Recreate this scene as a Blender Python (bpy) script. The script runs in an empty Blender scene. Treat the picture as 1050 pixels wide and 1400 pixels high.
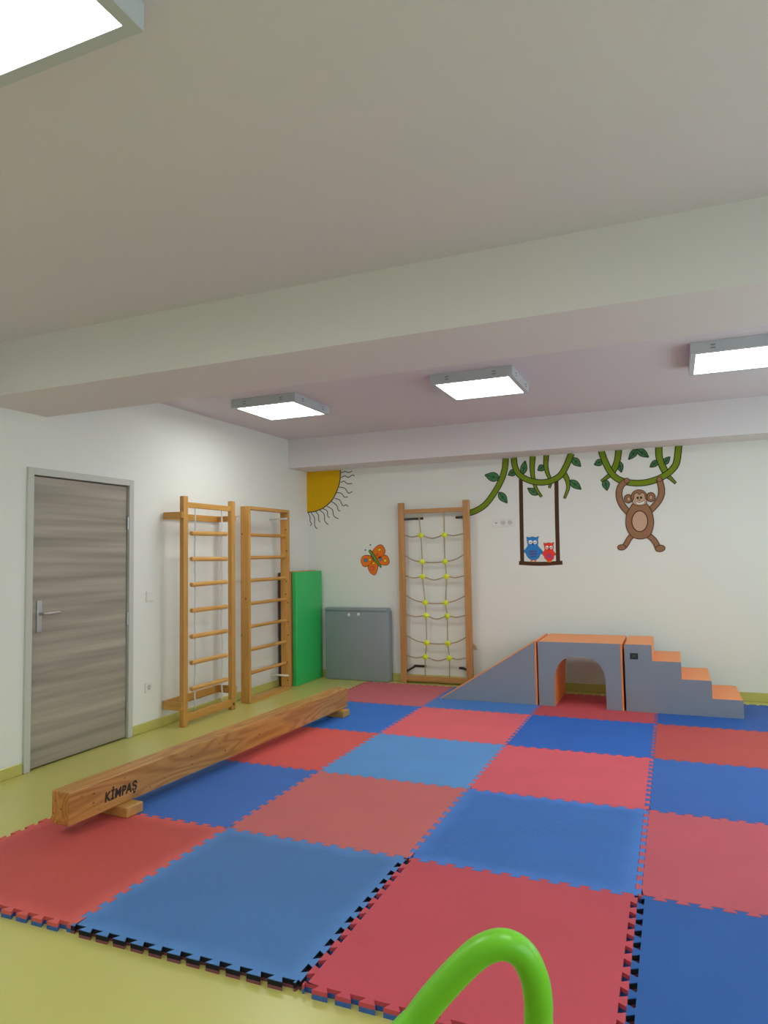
import bpy, bmesh, math, random
from mathutils import Vector, Matrix

random.seed(7)
sc = bpy.context.scene
COL = sc.collection

# ------------------------------------------------------------------ camera
F_PX = 940.259
YAW, PITCH, ROLL = -0.39625, 0.06285, -0.01713
CAM = Vector((1.18674, -2.04287, 1.42386))
_fw = Vector((math.sin(YAW) * math.cos(PITCH), math.cos(YAW) * math.cos(PITCH), math.sin(PITCH)))
_r = Vector((math.cos(YAW), -math.sin(YAW), 0))
_u = _r.cross(_fw)
RIGHT = math.cos(ROLL) * _r + math.sin(ROLL) * _u
UP = -math.sin(ROLL) * _r + math.cos(ROLL) * _u
cam_data = bpy.data.cameras.new('camera')
cam = bpy.data.objects.new('camera', cam_data)
COL.objects.link(cam)
cam_data.sensor_fit = 'VERTICAL'
cam_data.sensor_height = 24.0
cam_data.lens = F_PX / 1400.0 * 24.0
cam_data.clip_start = 0.02
cam.matrix_world = Matrix(((RIGHT.x, UP.x, -_fw.x, CAM.x), (RIGHT.y, UP.y, -_fw.y, CAM.y),
                           (RIGHT.z, UP.z, -_fw.z, CAM.z), (0, 0, 0, 1)))
sc.camera = cam

# ------------------------------------------------------------------ world, light, exposure
SKY_STRENGTH = 4.6
LAMP_STRENGTH = 12.5
world = bpy.data.worlds.new('world')
sc.world = world
world.use_nodes = True
world.node_tree.nodes['Background'].inputs[0].default_value = (0.80, 0.91, 1.0, 1)
world.node_tree.nodes['Background'].inputs[1].default_value = SKY_STRENGTH
sc.view_settings.view_transform = 'Standard'
sc.view_settings.look = 'None'
sc.view_settings.gamma = 1.0
sc.view_settings.use_curve_mapping = False
sc.view_settings.exposure = 0.18
sc.cycles.max_bounces = 10
sc.cycles.diffuse_bounces = 6

# room measures (metres); the 1 m floor mats give the scale
XL, XR = -2.9, 3.4
YF, YB = -4.2, 5.3
ZC = 2.785
MAT_H = 0.030
WIN = [(-2.6, -0.6), (0.4, 2.2), (2.7, 4.4)]      # windows of the right wall
WIN_Z = (0.95, 2.35)
for y0, y1 in WIN:                                # portals guide the daylight through the openings
    L = bpy.data.lights.new('window_portal', 'AREA')
    L.shape = 'RECTANGLE'
    L.size = WIN_Z[1] - WIN_Z[0]
    L.size_y = y1 - y0
    L.cycles.is_portal = True
    o = bpy.data.objects.new('window_portal', L)
    o.location = (XR + 0.13, (y0 + y1) / 2, sum(WIN_Z) / 2)
    o.rotation_euler = (0, math.pi / 2, 0)
    COL.objects.link(o)


# ------------------------------------------------------------------ materials
def lin(c):
    return tuple(((v / 255) / 12.92 if v / 255 <= 0.04045 else ((v / 255 + 0.055) / 1.055) ** 2.4) for v in c)


def col(c, gain=1.0):
    return tuple(min(0.9, v * gain) for v in lin(c)) + (1.0,)


MATS = {}


def mat(name, color, rough=0.55, metal=0.0, spec=0.5, bump=None, vary=None, coat=0.0):
    """Principled material; bump=(scale, strength), vary=(scale, amount) noise in object space."""
    m = bpy.data.materials.new(name)
    m.use_nodes = True
    nt = m.node_tree
    b = nt.nodes['Principled BSDF']
    b.inputs['Base Color'].default_value = color
    b.inputs['Roughness'].default_value = rough
    b.inputs['Metallic'].default_value = metal
    b.inputs['Specular IOR Level'].default_value = spec
    b.inputs['Coat Weight'].default_value = coat
    if bump or vary:
        tc = nt.nodes.new('ShaderNodeTexCoord')
    if vary:
        n = nt.nodes.new('ShaderNodeTexNoise')
        n.inputs['Scale'].default_value = vary[0]
        n.inputs['Detail'].default_value = 4
        nt.links.new(tc.outputs['Object'], n.inputs['Vector'])
        mx = nt.nodes.new('ShaderNodeMix')
        mx.data_type = 'RGBA'
        a = vary[1]
        mx.inputs[6].default_value = tuple(v * (1 - a) for v in color[:3]) + (1,)
        mx.inputs[7].default_value = tuple(min(0.95, v * (1 + a)) for v in color[:3]) + (1,)
        nt.links.new(n.outputs['Fac'], mx.inputs[0])
        nt.links.new(mx.outputs[2], b.inputs['Base Color'])
    if bump:
        n2 = nt.nodes.new('ShaderNodeTexNoise')
        n2.inputs['Scale'].default_value = bump[0]
        n2.inputs['Detail'].default_value = 3
        nt.links.new(tc.outputs['Object'], n2.inputs['Vector'])
        bp = nt.nodes.new('ShaderNodeBump')
        bp.inputs['Strength'].default_value = bump[1]
        bp.inputs['Distance'].default_value = 0.004
        nt.links.new(n2.outputs['Fac'], bp.inputs['Height'])
        nt.links.new(bp.outputs['Normal'], b.inputs['Normal'])
    MATS[name] = m
    return m


def wood(name, c1, c2, scale, rough=0.42, knots=False, spec=0.5, dist=0.6):
    """Grain: noise stretched along one object axis (scale is per axis)."""
    m = bpy.data.materials.new(name)
    m.use_nodes = True
    nt = m.node_tree
    b = nt.nodes['Principled BSDF']
    b.inputs['Roughness'].default_value = rough
    b.inputs['Specular IOR Level'].default_value = spec
    tc = nt.nodes.new('ShaderNodeTexCoord')
    mp = nt.nodes.new('ShaderNodeMapping')
    mp.inputs['Scale'].default_value = scale
    nt.links.new(tc.outputs['Object'], mp.inputs['Vector'])
    n = nt.nodes.new('ShaderNodeTexNoise')
    n.inputs['Scale'].default_value = 1.0
    n.inputs['Detail'].default_value = 5
    n.inputs['Distortion'].default_value = dist if not knots else 1.6
    nt.links.new(mp.outputs['Vector'], n.inputs['Vector'])
    r = nt.nodes.new('ShaderNodeValToRGB')
    r.color_ramp.elements[0].position = 0.34
    r.color_ramp.elements[1].position = 0.66
    r.color_ramp.elements[0].color = c1
    r.color_ramp.elements[1].color = c2
    nt.links.new(n.outputs['Fac'], r.inputs['Fac'])
    out = r.outputs['Color']
    if knots:
        mp2 = nt.nodes.new('ShaderNodeMapping')
        mp2.inputs['Scale'].default_value = (5.0, 0.75, 5.0)
        nt.links.new(tc.outputs['Object'], mp2.inputs['Vector'])
        nz = nt.nodes.new('ShaderNodeTexNoise')
        nz.inputs['Scale'].default_value = 1.0
        nz.inputs['Detail'].default_value = 1.5
        nt.links.new(mp2.outputs['Vector'], nz.inputs['Vector'])
        ml = nt.nodes.new('ShaderNodeMath')
        ml.operation = 'MULTIPLY'
        ml.inputs[1].default_value = 95.0
        nt.links.new(nz.outputs['Fac'], ml.inputs[0])
        sn = nt.nodes.new('ShaderNodeMath')
        sn.operation = 'SINE'
        nt.links.new(ml.outputs[0], sn.inputs[0])
        w = nt.nodes.new('ShaderNodeMapRange')
        w.inputs['From Min'].default_value = -1.0
        nt.links.new(sn.outputs[0], w.inputs['Value'])
        r2 = nt.nodes.new('ShaderNodeValToRGB')
        r2.color_ramp.elements[0].position = 0.02
        r2.color_ramp.elements[1].position = 0.7
        r2.color_ramp.elements[0].color = (0.76, 0.68, 0.6, 1)
        r2.color_ramp.elements[1].color = (1, 1, 1, 1)
        nt.links.new(w.outputs['Result'], r2.inputs['Fac'])
        mx = nt.nodes.new('ShaderNodeMix')
        mx.data_type = 'RGBA'
        mx.blend_type = 'MULTIPLY'
        mx.inputs[0].default_value = 1.0
        nt.links.new(out, mx.inputs[6])
        nt.links.new(r2.outputs['Color'], mx.inputs[7])
        v = nt.nodes.new('ShaderNodeTexVoronoi')
        mp3 = nt.nodes.new('ShaderNodeMapping')
        mp3.inputs['Scale'].default_value = (4, 2.0, 4)
        nt.links.new(tc.outputs['Object'], mp3.inputs['Vector'])
        nt.links.new(mp3.outputs['Vector'], v.inputs['Vector'])
        r3 = nt.nodes.new('ShaderNodeValToRGB')
        r3.color_ramp.elements[0].position = 0.05
        r3.color_ramp.elements[1].position = 0.13
        r3.color_ramp.elements[0].color = (0.25, 0.17, 0.12, 1)
        r3.color_ramp.elements[1].color = (1, 1, 1, 1)
        nt.links.new(v.outputs['Distance'], r3.inputs['Fac'])
        mx2 = nt.nodes.new('ShaderNodeMix')
        mx2.data_type = 'RGBA'
        mx2.blend_type = 'MULTIPLY'
        mx2.inputs[0].default_value = 1.0
        nt.links.new(mx.outputs[2], mx2.inputs[6])
        nt.links.new(r3.outputs['Color'], mx2.inputs[7])
        out = mx2.outputs[2]
    nt.links.new(out, b.inputs['Base Color'])
    MATS[name] = m
    return m


def foam(name, color, relief=0.35, cells=48, worn=0.0):
    """EVA foam mat: mottled colour with a fine cross-hatched relief."""
    m = mat(name, color, rough=0.58, spec=0.25, vary=(3.0, 0.10))
    nt = m.node_tree
    b = nt.nodes['Principled BSDF']
    tc = nt.nodes.new('ShaderNodeTexCoord')
    mp = nt.nodes.new('ShaderNodeMapping')
    mp.inputs['Rotation'].default_value = (0, 0, math.radians(45))
    nt.links.new(tc.outputs['Object'], mp.inputs['Vector'])
    ch = nt.nodes.new('ShaderNodeTexChecker')
    ch.inputs['Scale'].default_value = cells
    nt.links.new(mp.outputs['Vector'], ch.inputs['Vector'])
    w = nt.nodes.new('ShaderNodeTexWave')
    w.inputs['Scale'].default_value = cells * .8
    nt.links.new(mp.outputs['Vector'], w.inputs['Vector'])
    mu = nt.nodes.new('ShaderNodeMath')
    mu.operation = 'MULTIPLY'
    nt.links.new(ch.outputs['Fac'], mu.inputs[0])
    nt.links.new(w.outputs['Fac'], mu.inputs[1])
    bp = nt.nodes.new('ShaderNodeBump')
    bp.inputs['Strength'].default_value = relief
    bp.inputs['Distance'].default_value = 0.002
    nt.links.new(mu.outputs[0], bp.inputs['Height'])
    nt.links.new(bp.outputs['Normal'], b.inputs['Normal'])
    if worn:                                      # paler, rubbed border along the edges of the mat
        sp = nt.nodes.new('ShaderNodeSeparateXYZ')
        nt.links.new(tc.outputs['Object'], sp.inputs[0])
        ab = []
        for k in (0, 1):
            a = nt.nodes.new('ShaderNodeMath')
            a.operation = 'ABSOLUTE'
            nt.links.new(sp.outputs[k], a.inputs[0])
            ab.append(a)
        mxm = nt.nodes.new('ShaderNodeMath')
        mxm.operation = 'MAXIMUM'
        nt.links.new(ab[0].outputs[0], mxm.inputs[0])
        nt.links.new(ab[1].outputs[0], mxm.inputs[1])
        nz = nt.nodes.new('ShaderNodeTexNoise')
        nz.inputs['Scale'].default_value = 7
        nt.links.new(tc.outputs['Object'], nz.inputs['Vector'])
        ad = nt.nodes.new('ShaderNodeMath')
        ad.operation = 'MULTIPLY_ADD'
        ad.inputs[1].default_value = 0.12
        nt.links.new(nz.outputs['Fac'], ad.inputs[0])
        nt.links.new(mxm.outputs[0], ad.inputs[2])
        mr = nt.nodes.new('ShaderNodeMapRange')
        mr.interpolation_type = 'SMOOTHSTEP'
        mr.inputs['From Min'].default_value = 0.46
        mr.inputs['From Max'].default_value = 0.56
        mr.inputs['To Max'].default_value = worn
        nt.links.new(ad.outputs[0], mr.inputs['Value'])
        mm = nt.nodes.new('ShaderNodeMix')
        mm.data_type = 'RGBA'
        src = b.inputs['Base Color'].links[0].from_socket
        nt.links.new(mr.outputs['Result'], mm.inputs[0])
        nt.links.new(src, mm.inputs[6])
        mm.inputs[7].default_value = tuple(min(.9, v * 1.5 + .03) for v in color[:3]) + (1,)
        nt.links.new(mm.outputs[2], b.inputs['Base Color'])
    return m


def emission(name, color, strength):
    m = bpy.data.materials.new(name)
    m.use_nodes = True
    nt = m.node_tree
    nt.nodes.remove(nt.nodes['Principled BSDF'])
    e = nt.nodes.new('ShaderNodeEmission')
    e.inputs[0].default_value = color
    e.inputs[1].default_value = strength
    nt.links.new(e.outputs[0], nt.nodes['Material Output'].inputs[0])
    MATS[name] = m
    return m


def window_glass(name):
    m = bpy.data.materials.new(name)
    m.use_nodes = True
    nt = m.node_tree
    nt.nodes.remove(nt.nodes['Principled BSDF'])
    t = nt.nodes.new('ShaderNodeBsdfTransparent')
    t.inputs[0].default_value = (0.93, 0.96, 0.95, 1)
    g = nt.nodes.new('ShaderNodeBsdfGlossy')
    g.inputs['Roughness'].default_value = 0.02
    mx = nt.nodes.new('ShaderNodeMixShader')
    mx.inputs[0].default_value = 0.06
    nt.links.new(t.outputs[0], mx.inputs[1])
    nt.links.new(g.outputs[0], mx.inputs[2])
    nt.links.new(mx.outputs[0], nt.nodes['Material Output'].inputs[0])
    MATS[name] = m
    return m


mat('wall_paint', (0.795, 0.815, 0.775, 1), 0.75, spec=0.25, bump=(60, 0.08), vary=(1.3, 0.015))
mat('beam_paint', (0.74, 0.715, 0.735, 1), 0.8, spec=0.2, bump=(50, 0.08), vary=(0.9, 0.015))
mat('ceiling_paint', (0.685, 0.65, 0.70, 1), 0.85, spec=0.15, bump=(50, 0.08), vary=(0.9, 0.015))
mat('lino', (0.56, 0.53, 0.155, 1), 0.30, spec=0.5, vary=(2.2, 0.06), bump=(25, 0.03))
mat('door_frame', (0.56, 0.57, 0.53, 1), 0.5)
mat('dark_gap', (0.015, 0.015, 0.015, 1), 0.9)
mat('steel', (0.55, 0.55, 0.56, 1), 0.35, metal=0.9)
mat('white_plastic', (0.78, 0.78, 0.75, 1), 0.4)
mat('socket_hole', (0.18, 0.18, 0.18, 1), 0.7)
mat('lamp_housing', (0.50, 0.53, 0.56, 1), 0.45)
mat('black_metal', (0.015, 0.015, 0.016, 1), 0.45)
mat('rope_white', (0.66, 0.67, 0.68, 1), 0.9, bump=(400, 0.5))
mat('rope_hemp', (0.42, 0.34, 0.22, 1), 0.95, bump=(350, 0.5))
mat('connector', (0.76, 0.86, 0.02, 1), 0.4)
mat('vinyl_grey', (0.235, 0.27, 0.325, 1), 0.5, vary=(3, 0.06), bump=(30, 0.06))
mat('vinyl_orange', (0.88, 0.30, 0.085, 1), 0.45, vary=(3, 0.05))
mat('vinyl_green', (0.03, 0.53, 0.13, 1), 0.4, vary=(2, 0.06))
mat('vinyl_rust', (0.75, 0.22, 0.06, 1), 0.5)
mat('vinyl_rust_dark', (0.07, 0.035, 0.028, 1), 0.6)
mat('vinyl_slate', (0.26, 0.305, 0.335, 1), 0.42, vary=(2, 0.05), bump=(18, 0.05))
mat('label_black', (0.012, 0.014, 0.014, 1), 0.5)
mat('label_grey', (0.12, 0.13, 0.12, 1), 0.5)
mat('print_black', (0.02, 0.016, 0.013, 1), 0.7)
mat('screw_dark', (0.10, 0.055, 0.03, 1), 0.6)
mat('handle_green', (0.155, 0.53, 0.015, 1), 0.38, vary=(6, 0.05))
wood('wood_z', (0.50, 0.245, 0.05, 1), (0.62, 0.325, 0.08, 1), (38, 38, 2.2))
wood('wood_y', (0.50, 0.245, 0.05, 1), (0.62, 0.325, 0.08, 1), (38, 2.2, 38))
wood('wood_x', (0.50, 0.245, 0.05, 1), (0.62, 0.325, 0.08, 1), (2.2, 38, 38))
wood('wood_rung', (0.58, 0.30, 0.075, 1), (0.72, 0.40, 0.12, 1), (38, 2.0, 38), rough=0.35)
wood('net_wood_z', (0.44, 0.215, 0.075, 1), (0.56, 0.29, 0.105, 1), (34, 34, 2.2))
wood('net_wood_x', (0.44, 0.215, 0.075, 1), (0.56, 0.29, 0.105, 1), (2.2, 34, 34))
wood('pine', (0.46, 0.215, 0.052, 1), (0.57, 0.285, 0.075, 1), (16, 1.0, 16), knots=True, rough=0.38)
wood('pine_foot', (0.45, 0.235, 0.06, 1), (0.56, 0.31, 0.09, 1), (2.5, 26, 26), rough=0.4)
wood('door_laminate', (0.25, 0.225, 0.185, 1), (0.46, 0.415, 0.35, 1), (3, 0.35, 11), rough=0.45, dist=0.1)
emission('lamp_glow', (0.975, 1.0, 0.945, 1), LAMP_STRENGTH)
window_glass('window_glass')

PAINT = {
    'paint_sun': (184, 146, 0), 'paint_ink': (38, 36, 28), 'paint_vine': (96, 118, 18), 'paint_leaf': (58, 104, 66),
    'paint_leaf_dark': (24, 56, 36), 'paint_bark': (66, 42, 24), 'paint_fur': (126, 92, 66),
    'paint_skin': (166, 136, 114), 'paint_blue': (34, 108, 172), 'paint_red': (204, 52, 34),
    'paint_white': (206, 204, 200), 'paint_purple': (96, 62, 130), 'paint_orange': (202, 100, 26),
    'paint_yellow': (214, 176, 40), 'paint_spot_blue': (76, 112, 146), 'paint_spot_red': (206, 84, 50),
    'paint_body': (92, 124, 48), 'paint_outline_brown': (62, 36, 24)}
for k, c in PAINT.items():
    mat(k, col(c, 1.55), 0.7, spec=0.25)

# ------------------------------------------------------------------ geometry helpers
WLOC = {}


def link(o, parent=None):
    COL.objects.link(o)
    if parent:
        o.parent = parent
    return o


def empty(name, loc, label, cat, group=None):
    o = bpy.data.objects.new(name, None)
    o.empty_display_size = 0.1
    o.location = loc
    link(o)
    o['label'] = label
    o['category'] = cat
    if group:
        o['group'] = group
    WLOC[o] = Vector(loc)
    return o


def obj(name, bm, material, parent=None, smooth=False, origin=None):
    """Mesh object from a bmesh in world coordinates (re-based to its parent or origin)."""
    base = WLOC[parent] if parent else Vector(origin or (0, 0, 0))
    bmesh.ops.recalc_face_normals(bm, faces=bm.faces)
    bmesh.ops.translate(bm, verts=bm.verts, vec=-base)
    me = bpy.data.meshes.new(name)
    bm.to_mesh(me)
    bm.free()
    for m in (material if isinstance(material, (list, tuple)) else [material]):
        me.materials.append(MATS[m])
    if smooth:
        for p in me.polygons:
            p.use_smooth = True
    o = bpy.data.objects.new(name, me)
    if not parent:
        o.location = base
    link(o, parent)
    WLOC[o] = base
    return o


def struct(o, label=None):
    o['kind'] = 'structure'
    if label:
        o['label'] = label
    return o


def box(bm, x0, x1, y0, y1, z0, z1, bevel=0.0, seg=2):
    r = bmesh.ops.create_cube(bm, size=1.0)
    vs = r['verts']
    for v in vs:
        v.co = Vector((x0 + (v.co.x + .5) * (x1 - x0), y0 + (v.co.y + .5) * (y1 - y0), z0 + (v.co.z + .5) * (z1 - z0)))
    if bevel:
        es = list({e for v in vs for e in v.link_edges})
        bmesh.ops.bevel(bm, geom=es, offset=bevel, segments=seg, affect='EDGES', profile=0.5)
    return bm


def bx(*a, **k):
    return box(bmesh.new(), *a, **k)


def tube(bm, pts, r, seg=10, cap=True):
    pts = [Vector(p) for p in pts]
    n = len(pts)
    rs = r if isinstance(r, (list, tuple)) else [r] * n
    rings = []
    prev = None
    for i, p in enumerate(pts):
        t = (pts[min(i + 1, n - 1)] - pts[max(i - 1, 0)]).normalized()
        if prev is None:
            a = Vector((0, 0, 1)) if abs(t.z) < 0.9 else Vector((1, 0, 0))
            nrm = t.cross(a).normalized()
        else:
            nrm = (prev - t * prev.dot(t)).normalized()
        prev = nrm
        bn = t.cross(nrm)
        rings.append([bm.verts.new(p + (nrm * math.cos(2 * math.pi * k / seg) + bn * math.sin(2 * math.pi * k / seg)) * rs[i])
                      for k in range(seg)])
    for a, b in zip(rings, rings[1:]):
        for k in range(seg):
            bm.faces.new((a[k], a[(k + 1) % seg], b[(k + 1) % seg], b[k]))
    if cap:
        bm.faces.new(rings[0])
        bm.faces.new(rings[-1])
    return bm


def catmull(pts, sub=8, closed=False):
    P = [Vector(p) for p in pts]
    n = len(P)
    out = []
    rng = range(n if closed else n - 1)
    for i in rng:
        g = (lambda k: P[k % n]) if closed else (lambda k: P[max(0, min(n - 1, k))])
        p0, p1, p2, p3 = g(i - 1), g(i), g(i + 1), g(i + 2)
        for s in range(sub):
            t = s / sub
            out.append(0.5 * ((2 * p1) + (p2 - p0) * t + (2 * p0 - 5 * p1 + 4 * p2 - p3) * t * t
                              + (3 * p1 - p0 - 3 * p2 + p3) * t ** 3))
    if not closed:
        out.append(P[-1])
    return out


def prism(bm, poly, axis, a0, a1):
    """Extrude a 2D polygon along an axis: 'y' -> poly in (x,z); 'z' -> poly in (x,y)."""
    def mk(p, a):
        return Vector((p[0], a, p[1])) if axis == 'y' else Vector((p[0], p[1], a))
    A = [bm.verts.new(mk(p, a0)) for p in poly]
    B = [bm.verts.new(mk(p, a1)) for p in poly]
    bm.faces.new(A)
    bm.faces.new(B[::-1])
    n = len(poly)
    for i in range(n):
        bm.faces.new((A[i], B[i], B[(i + 1) % n], A[(i + 1) % n]))
    return bm


# ------------------------------------------------------------------ the room
TH = 0.15
struct(obj('floor', bx(XL - TH, XR + TH, YF - TH, YB + TH, -0.1, 0.0), 'lino'), 'glossy yellow-green linoleum floor')
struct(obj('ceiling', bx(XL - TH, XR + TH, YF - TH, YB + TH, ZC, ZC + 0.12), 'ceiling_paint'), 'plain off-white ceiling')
DY0, DY1, DZ = 1.385, 2.335, 2.045        # door opening in the left wall
b = bmesh.new()
box(b, XL - TH, XL, YF, DY0, 0, ZC)
box(b, XL - TH, XL, DY1, YB, 0, ZC)
box(b, XL - TH, XL, DY0, DY1, DZ, ZC)
box(b, XL - TH - 0.05, XL - TH, DY0 - 0.1, DY1 + 0.1, 0, DZ + 0.1)  # unseen backing added behind the door opening to stop outside light leaking in
struct(obj('wall_left', b, 'wall_paint'), 'white left wall behind the climbing frames')
struct(obj('wall_back', bx(XL - TH, XR + TH, YB, YB + TH, 0, ZC), 'wall_paint'), 'white back wall with painted animals')
struct(obj('wall_front', bx(XL - TH, XR + TH, YF - TH, YF, 0, ZC), 'wall_paint'), 'white wall behind the viewer')
b = bmesh.new()
ys = [YF] + [v for w in WIN for v in w] + [YB]
for k in range(0, len(ys), 2):
    box(b, XR, XR + TH, ys[k], ys[k + 1], 0, ZC)
for y0, y1 in WIN:
    box(b, XR, XR + TH, y0, y1, 0, WIN_Z[0])
    box(b, XR, XR + TH, y0, y1, WIN_Z[1], ZC)
struct(obj('wall_right', b, 'wall_paint'), 'white window wall on the right')
for k, (y0, y1) in enumerate(WIN):
    b = bmesh.new()
    z0, z1 = WIN_Z
    ym = (y0 + y1) / 2
    for a, c in ((y0, y0 + .05), (y1 - .05, y1), (ym - .03, ym + .03)):
        box(b, XR + .04, XR + .10, a, c, z0, z1)
    box(b, XR + .04, XR + .10, y0, y1, z0, z0 + .05)
    box(b, XR + .04, XR + .10, y0, y1, z1 - .05, z1)
    w = struct(obj('window_%d' % (k + 1), b, 'white_plastic', origin=(XR + .07, ym, z0)), 'white framed window of two panes')
    for a, c in ((y0 + .05, ym - .03), (ym + .03, y1 - .05)):
        obj('pane', bx(XR + .065, XR + .072, a, c, z0 + .05, z1 - .05), 'window_glass', w)
# ceiling beams
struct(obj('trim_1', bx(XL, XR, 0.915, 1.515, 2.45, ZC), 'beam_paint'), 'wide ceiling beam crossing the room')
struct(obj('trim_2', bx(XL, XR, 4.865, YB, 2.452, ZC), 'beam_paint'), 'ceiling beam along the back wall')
# linoleum turned up the wall as a skirting
struct(obj('baseboard_left', bx(XL, XL + .012, 2.37, YB, 0, 0.078, bevel=.004, seg=1), 'lino'), 'yellow-green skirting of the left wall')
struct(obj('baseboard_left', bx(XL, XL + .012, YF, 1.35, 0, 0.078, bevel=.004, seg=1), 'lino'), 'yellow-green skirting beside the door')
struct(obj('baseboard_back', bx(XL + .012, XR, YB - .012, YB, 0, 0.086, bevel=.004, seg=1), 'lino'), 'yellow-green skirting of the back wall')

# door
b = bmesh.new()
box(b, XL - .10, XL + .018, 2.315, 2.365, 0, 2.075, bevel=.004)
box(b, XL - .10, XL + .018, 1.355, 1.405, 0, 2.075, bevel=.004)
box(b, XL - .10, XL + .018, 1.405, 2.315, 2.025, 2.075, bevel=.004)
door = struct(obj('door_1', b, 'door_frame', origin=(XL, 1.86, 0)), 'grey wood-effect door in a pale frame')
leaf = obj('door_leaf', bx(XL - .05, XL - .006, 1.411, 2.307, 0.012, 2.018, bevel=.002), 'door_laminate', door)
obj('gap_shade_sheet', bx(XL - .075, XL - .052, 1.40, 2.32, 0.0, 2.03), 'dark_gap', door)  # black sheet behind the leaf: shade of the door gaps put in as colour
for z in (0.24, 0.95, 1.72):
    b = bmesh.new()
    tube(b, [(XL + .004, 2.311, z - .05), (XL + .004, 2.311, z + .05)], .0075, 8)
    obj('hinge', b, 'steel', door)
b = bmesh.new()
box(b, XL - .006, XL + .004, 1.455, 1.495, 0.93, 1.15, bevel=.003)
tube(b, [(XL, 1.475, 1.06), (XL + .05, 1.475, 1.06), (XL + .055, 1.49, 1.06), (XL + .055, 1.60, 1.06)], .010, 10)
obj('door_handle', b, 'steel', door)


# ------------------------------------------------------------------ ceiling lamps
def lamp(cx, cy, label):
    zb, s, e = 2.712, 0.28, 0.315
    t = empty('ceiling_lamp', (cx, cy, ZC), label, 'ceiling lamp', 'square ceiling lamp panels')
    b = bmesh.new()
    for x0, x1, y0, y1 in ((-e, e, -e, -s), (-e, e, s, e), (-e, -s, -s, s), (s, e, -s, s)):
        box(b, cx + x0, cx + x1, cy + y0, cy + y1, zb, ZC - .001)
    obj('housing', b, 'lamp_housing', t)
    obj('diffuser', bx(cx - s, cx + s, cy - s, cy + s, zb + .004, zb + .010), 'lamp_glow', t)
    for d in (-0.18, 0.18):
        for z in (zb + .025, zb + .045):
            obj('screw', bx(cx + d - .014, cx + d + .014, cy - e - .003, cy - e, z - .003, z + .003), 'socket_hole', t)
            obj('screw', bx(cx + e, cx + e + .003, cy + d - .014, cy + d + .014, z - .003, z + .003), 'socket_hole', t)
    return t


lamp(-1.965, 3.18, 'square lit ceiling panel nearer the left wall, above the climbing frames')
lamp(-0.152, 3.17, 'square lit ceiling panel nearer the monkey, in the middle of the far bay')
lamp(-0.27, -1.097, 'square lit ceiling panel cut off in the top left corner')
lamp(1.66, 3.17, 'square lit ceiling panel of the far bay above the stepped block')
lamp(1.54, -1.097, 'square lit ceiling panel straight above the viewer')
lamp(-2.08, -1.097, 'square lit ceiling panel beside the left wall before the beam')

# ------------------------------------------------------------------ puzzle mats
N_TEETH = 12


def edge_profile():
    """One interlocking edge along t in 0..1: (t, offset) with dovetail teeth."""
    p = 1.0 / N_TEETH
    h, e = 0.0125, 0.0075
    pts = [(0, 0)]
    for k in range(N_TEETH):
        a, c = (k + .25) * p, (k + .75) * p
        pts += [(a + e, -h) if k else (a, 0), (a - e, h), (c + e, h), (c - e, -h) if k < N_TEETH - 1 else (c, 0)]
    pts += [(1, 0)]
    return pts


PROFILE = edge_profile()
FOAM = {}
BLUES = {(-1, 0): (66, 110, 166), (1, 0): (38, 88, 158), (0, 1): (56, 106, 178), (-2, 1): (56, 102, 178),
         (-1, 2): (84, 138, 196), (1, 2): (50, 96, 170), (0, 3): (40, 94, 176), (-2, 3): (46, 104, 186),
         (-1, 4): (64, 112, 178), (1, 4): (40, 86, 158)}
REDS = {(0, 0): (184, 72, 84), (-2, 0): (178, 76, 72), (-1, 1): (186, 98, 98), (1, 1): (184, 84, 96),
        (0, 2): (202, 86, 98), (-2, 2): (204, 86, 82), (-1, 3): (206, 92, 100), (1, 3): (176, 74, 70),
        (0, 4): (176, 72, 78), (-2, 4): (178, 92, 100)}
TILE_LABEL = {
    (-1, 0): 'blue foam puzzle mat at the front edge, left of the green tube handle',
    (0, 0): 'large red foam puzzle mat at the front, right behind the green tube handle',
    (1, 0): 'blue foam puzzle mat at the front right, beside the open toothed gap',
    (-2, 0): 'red foam puzzle mat at the left under the near foot of the balance beam',
    (-2, 1): 'blue foam puzzle mat touching the lettered half of the balance beam',
    (-1, 1): 'pale red foam puzzle mat in the second row, between two blue mats',
    (0, 1): 'blue foam puzzle mat with worn relief, second row from the front',
    (1, 1): 'red foam puzzle mat cut by the right edge, second row from the front',
    (-2, 2): 'red foam puzzle mat along the middle of the balance beam',
    (-1, 2): 'lightest blue foam puzzle mat in the middle of the floor',
    (0, 2): 'red foam puzzle mat directly right of the lightest blue mat',
    (1, 2): 'blue foam puzzle mat at the right edge in the third row',
    (-2, 3): 'blue foam puzzle mat under the far foot of the balance beam',
    (-1, 3): 'red foam puzzle mat just before the thin end of the ramp',
    (0, 3): 'deep blue foam puzzle mat just before the arched bridge block',
    (1, 3): 'red foam puzzle mat at the right edge before the stepped block',
    (-2, 4): 'dusty red foam puzzle mat at the back, before the rope net frame',
    (-1, 4): 'blue foam puzzle mat lying under the soft ramp',
    (0, 4): 'red foam puzzle mat lying under the arched bridge block',
    (1, 4): 'blue foam puzzle mat lying under the stepped soft block'}
for k, c in list(BLUES.items()) + list(REDS.items()):
    MATS['foam_%d_%d' % k] = foam('foam_%d_%d' % k, col(c, 1.2), 1.0 if k in ((0, 1), (-2, 2)) else 0.3,
                                    30 if k == (0, 1) else 48, 0.45 if k in ((0, 1), (-1, 0), (-2, 0)) else 0.0)
mat('foam_core', (0.012, 0.014, 0.02, 1), 0.8, spec=0.2)
foam('foam_under_red', col((140, 82, 96), 0.9))
foam('foam_under_blue', col((58, 96, 168), 1.2))


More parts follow.
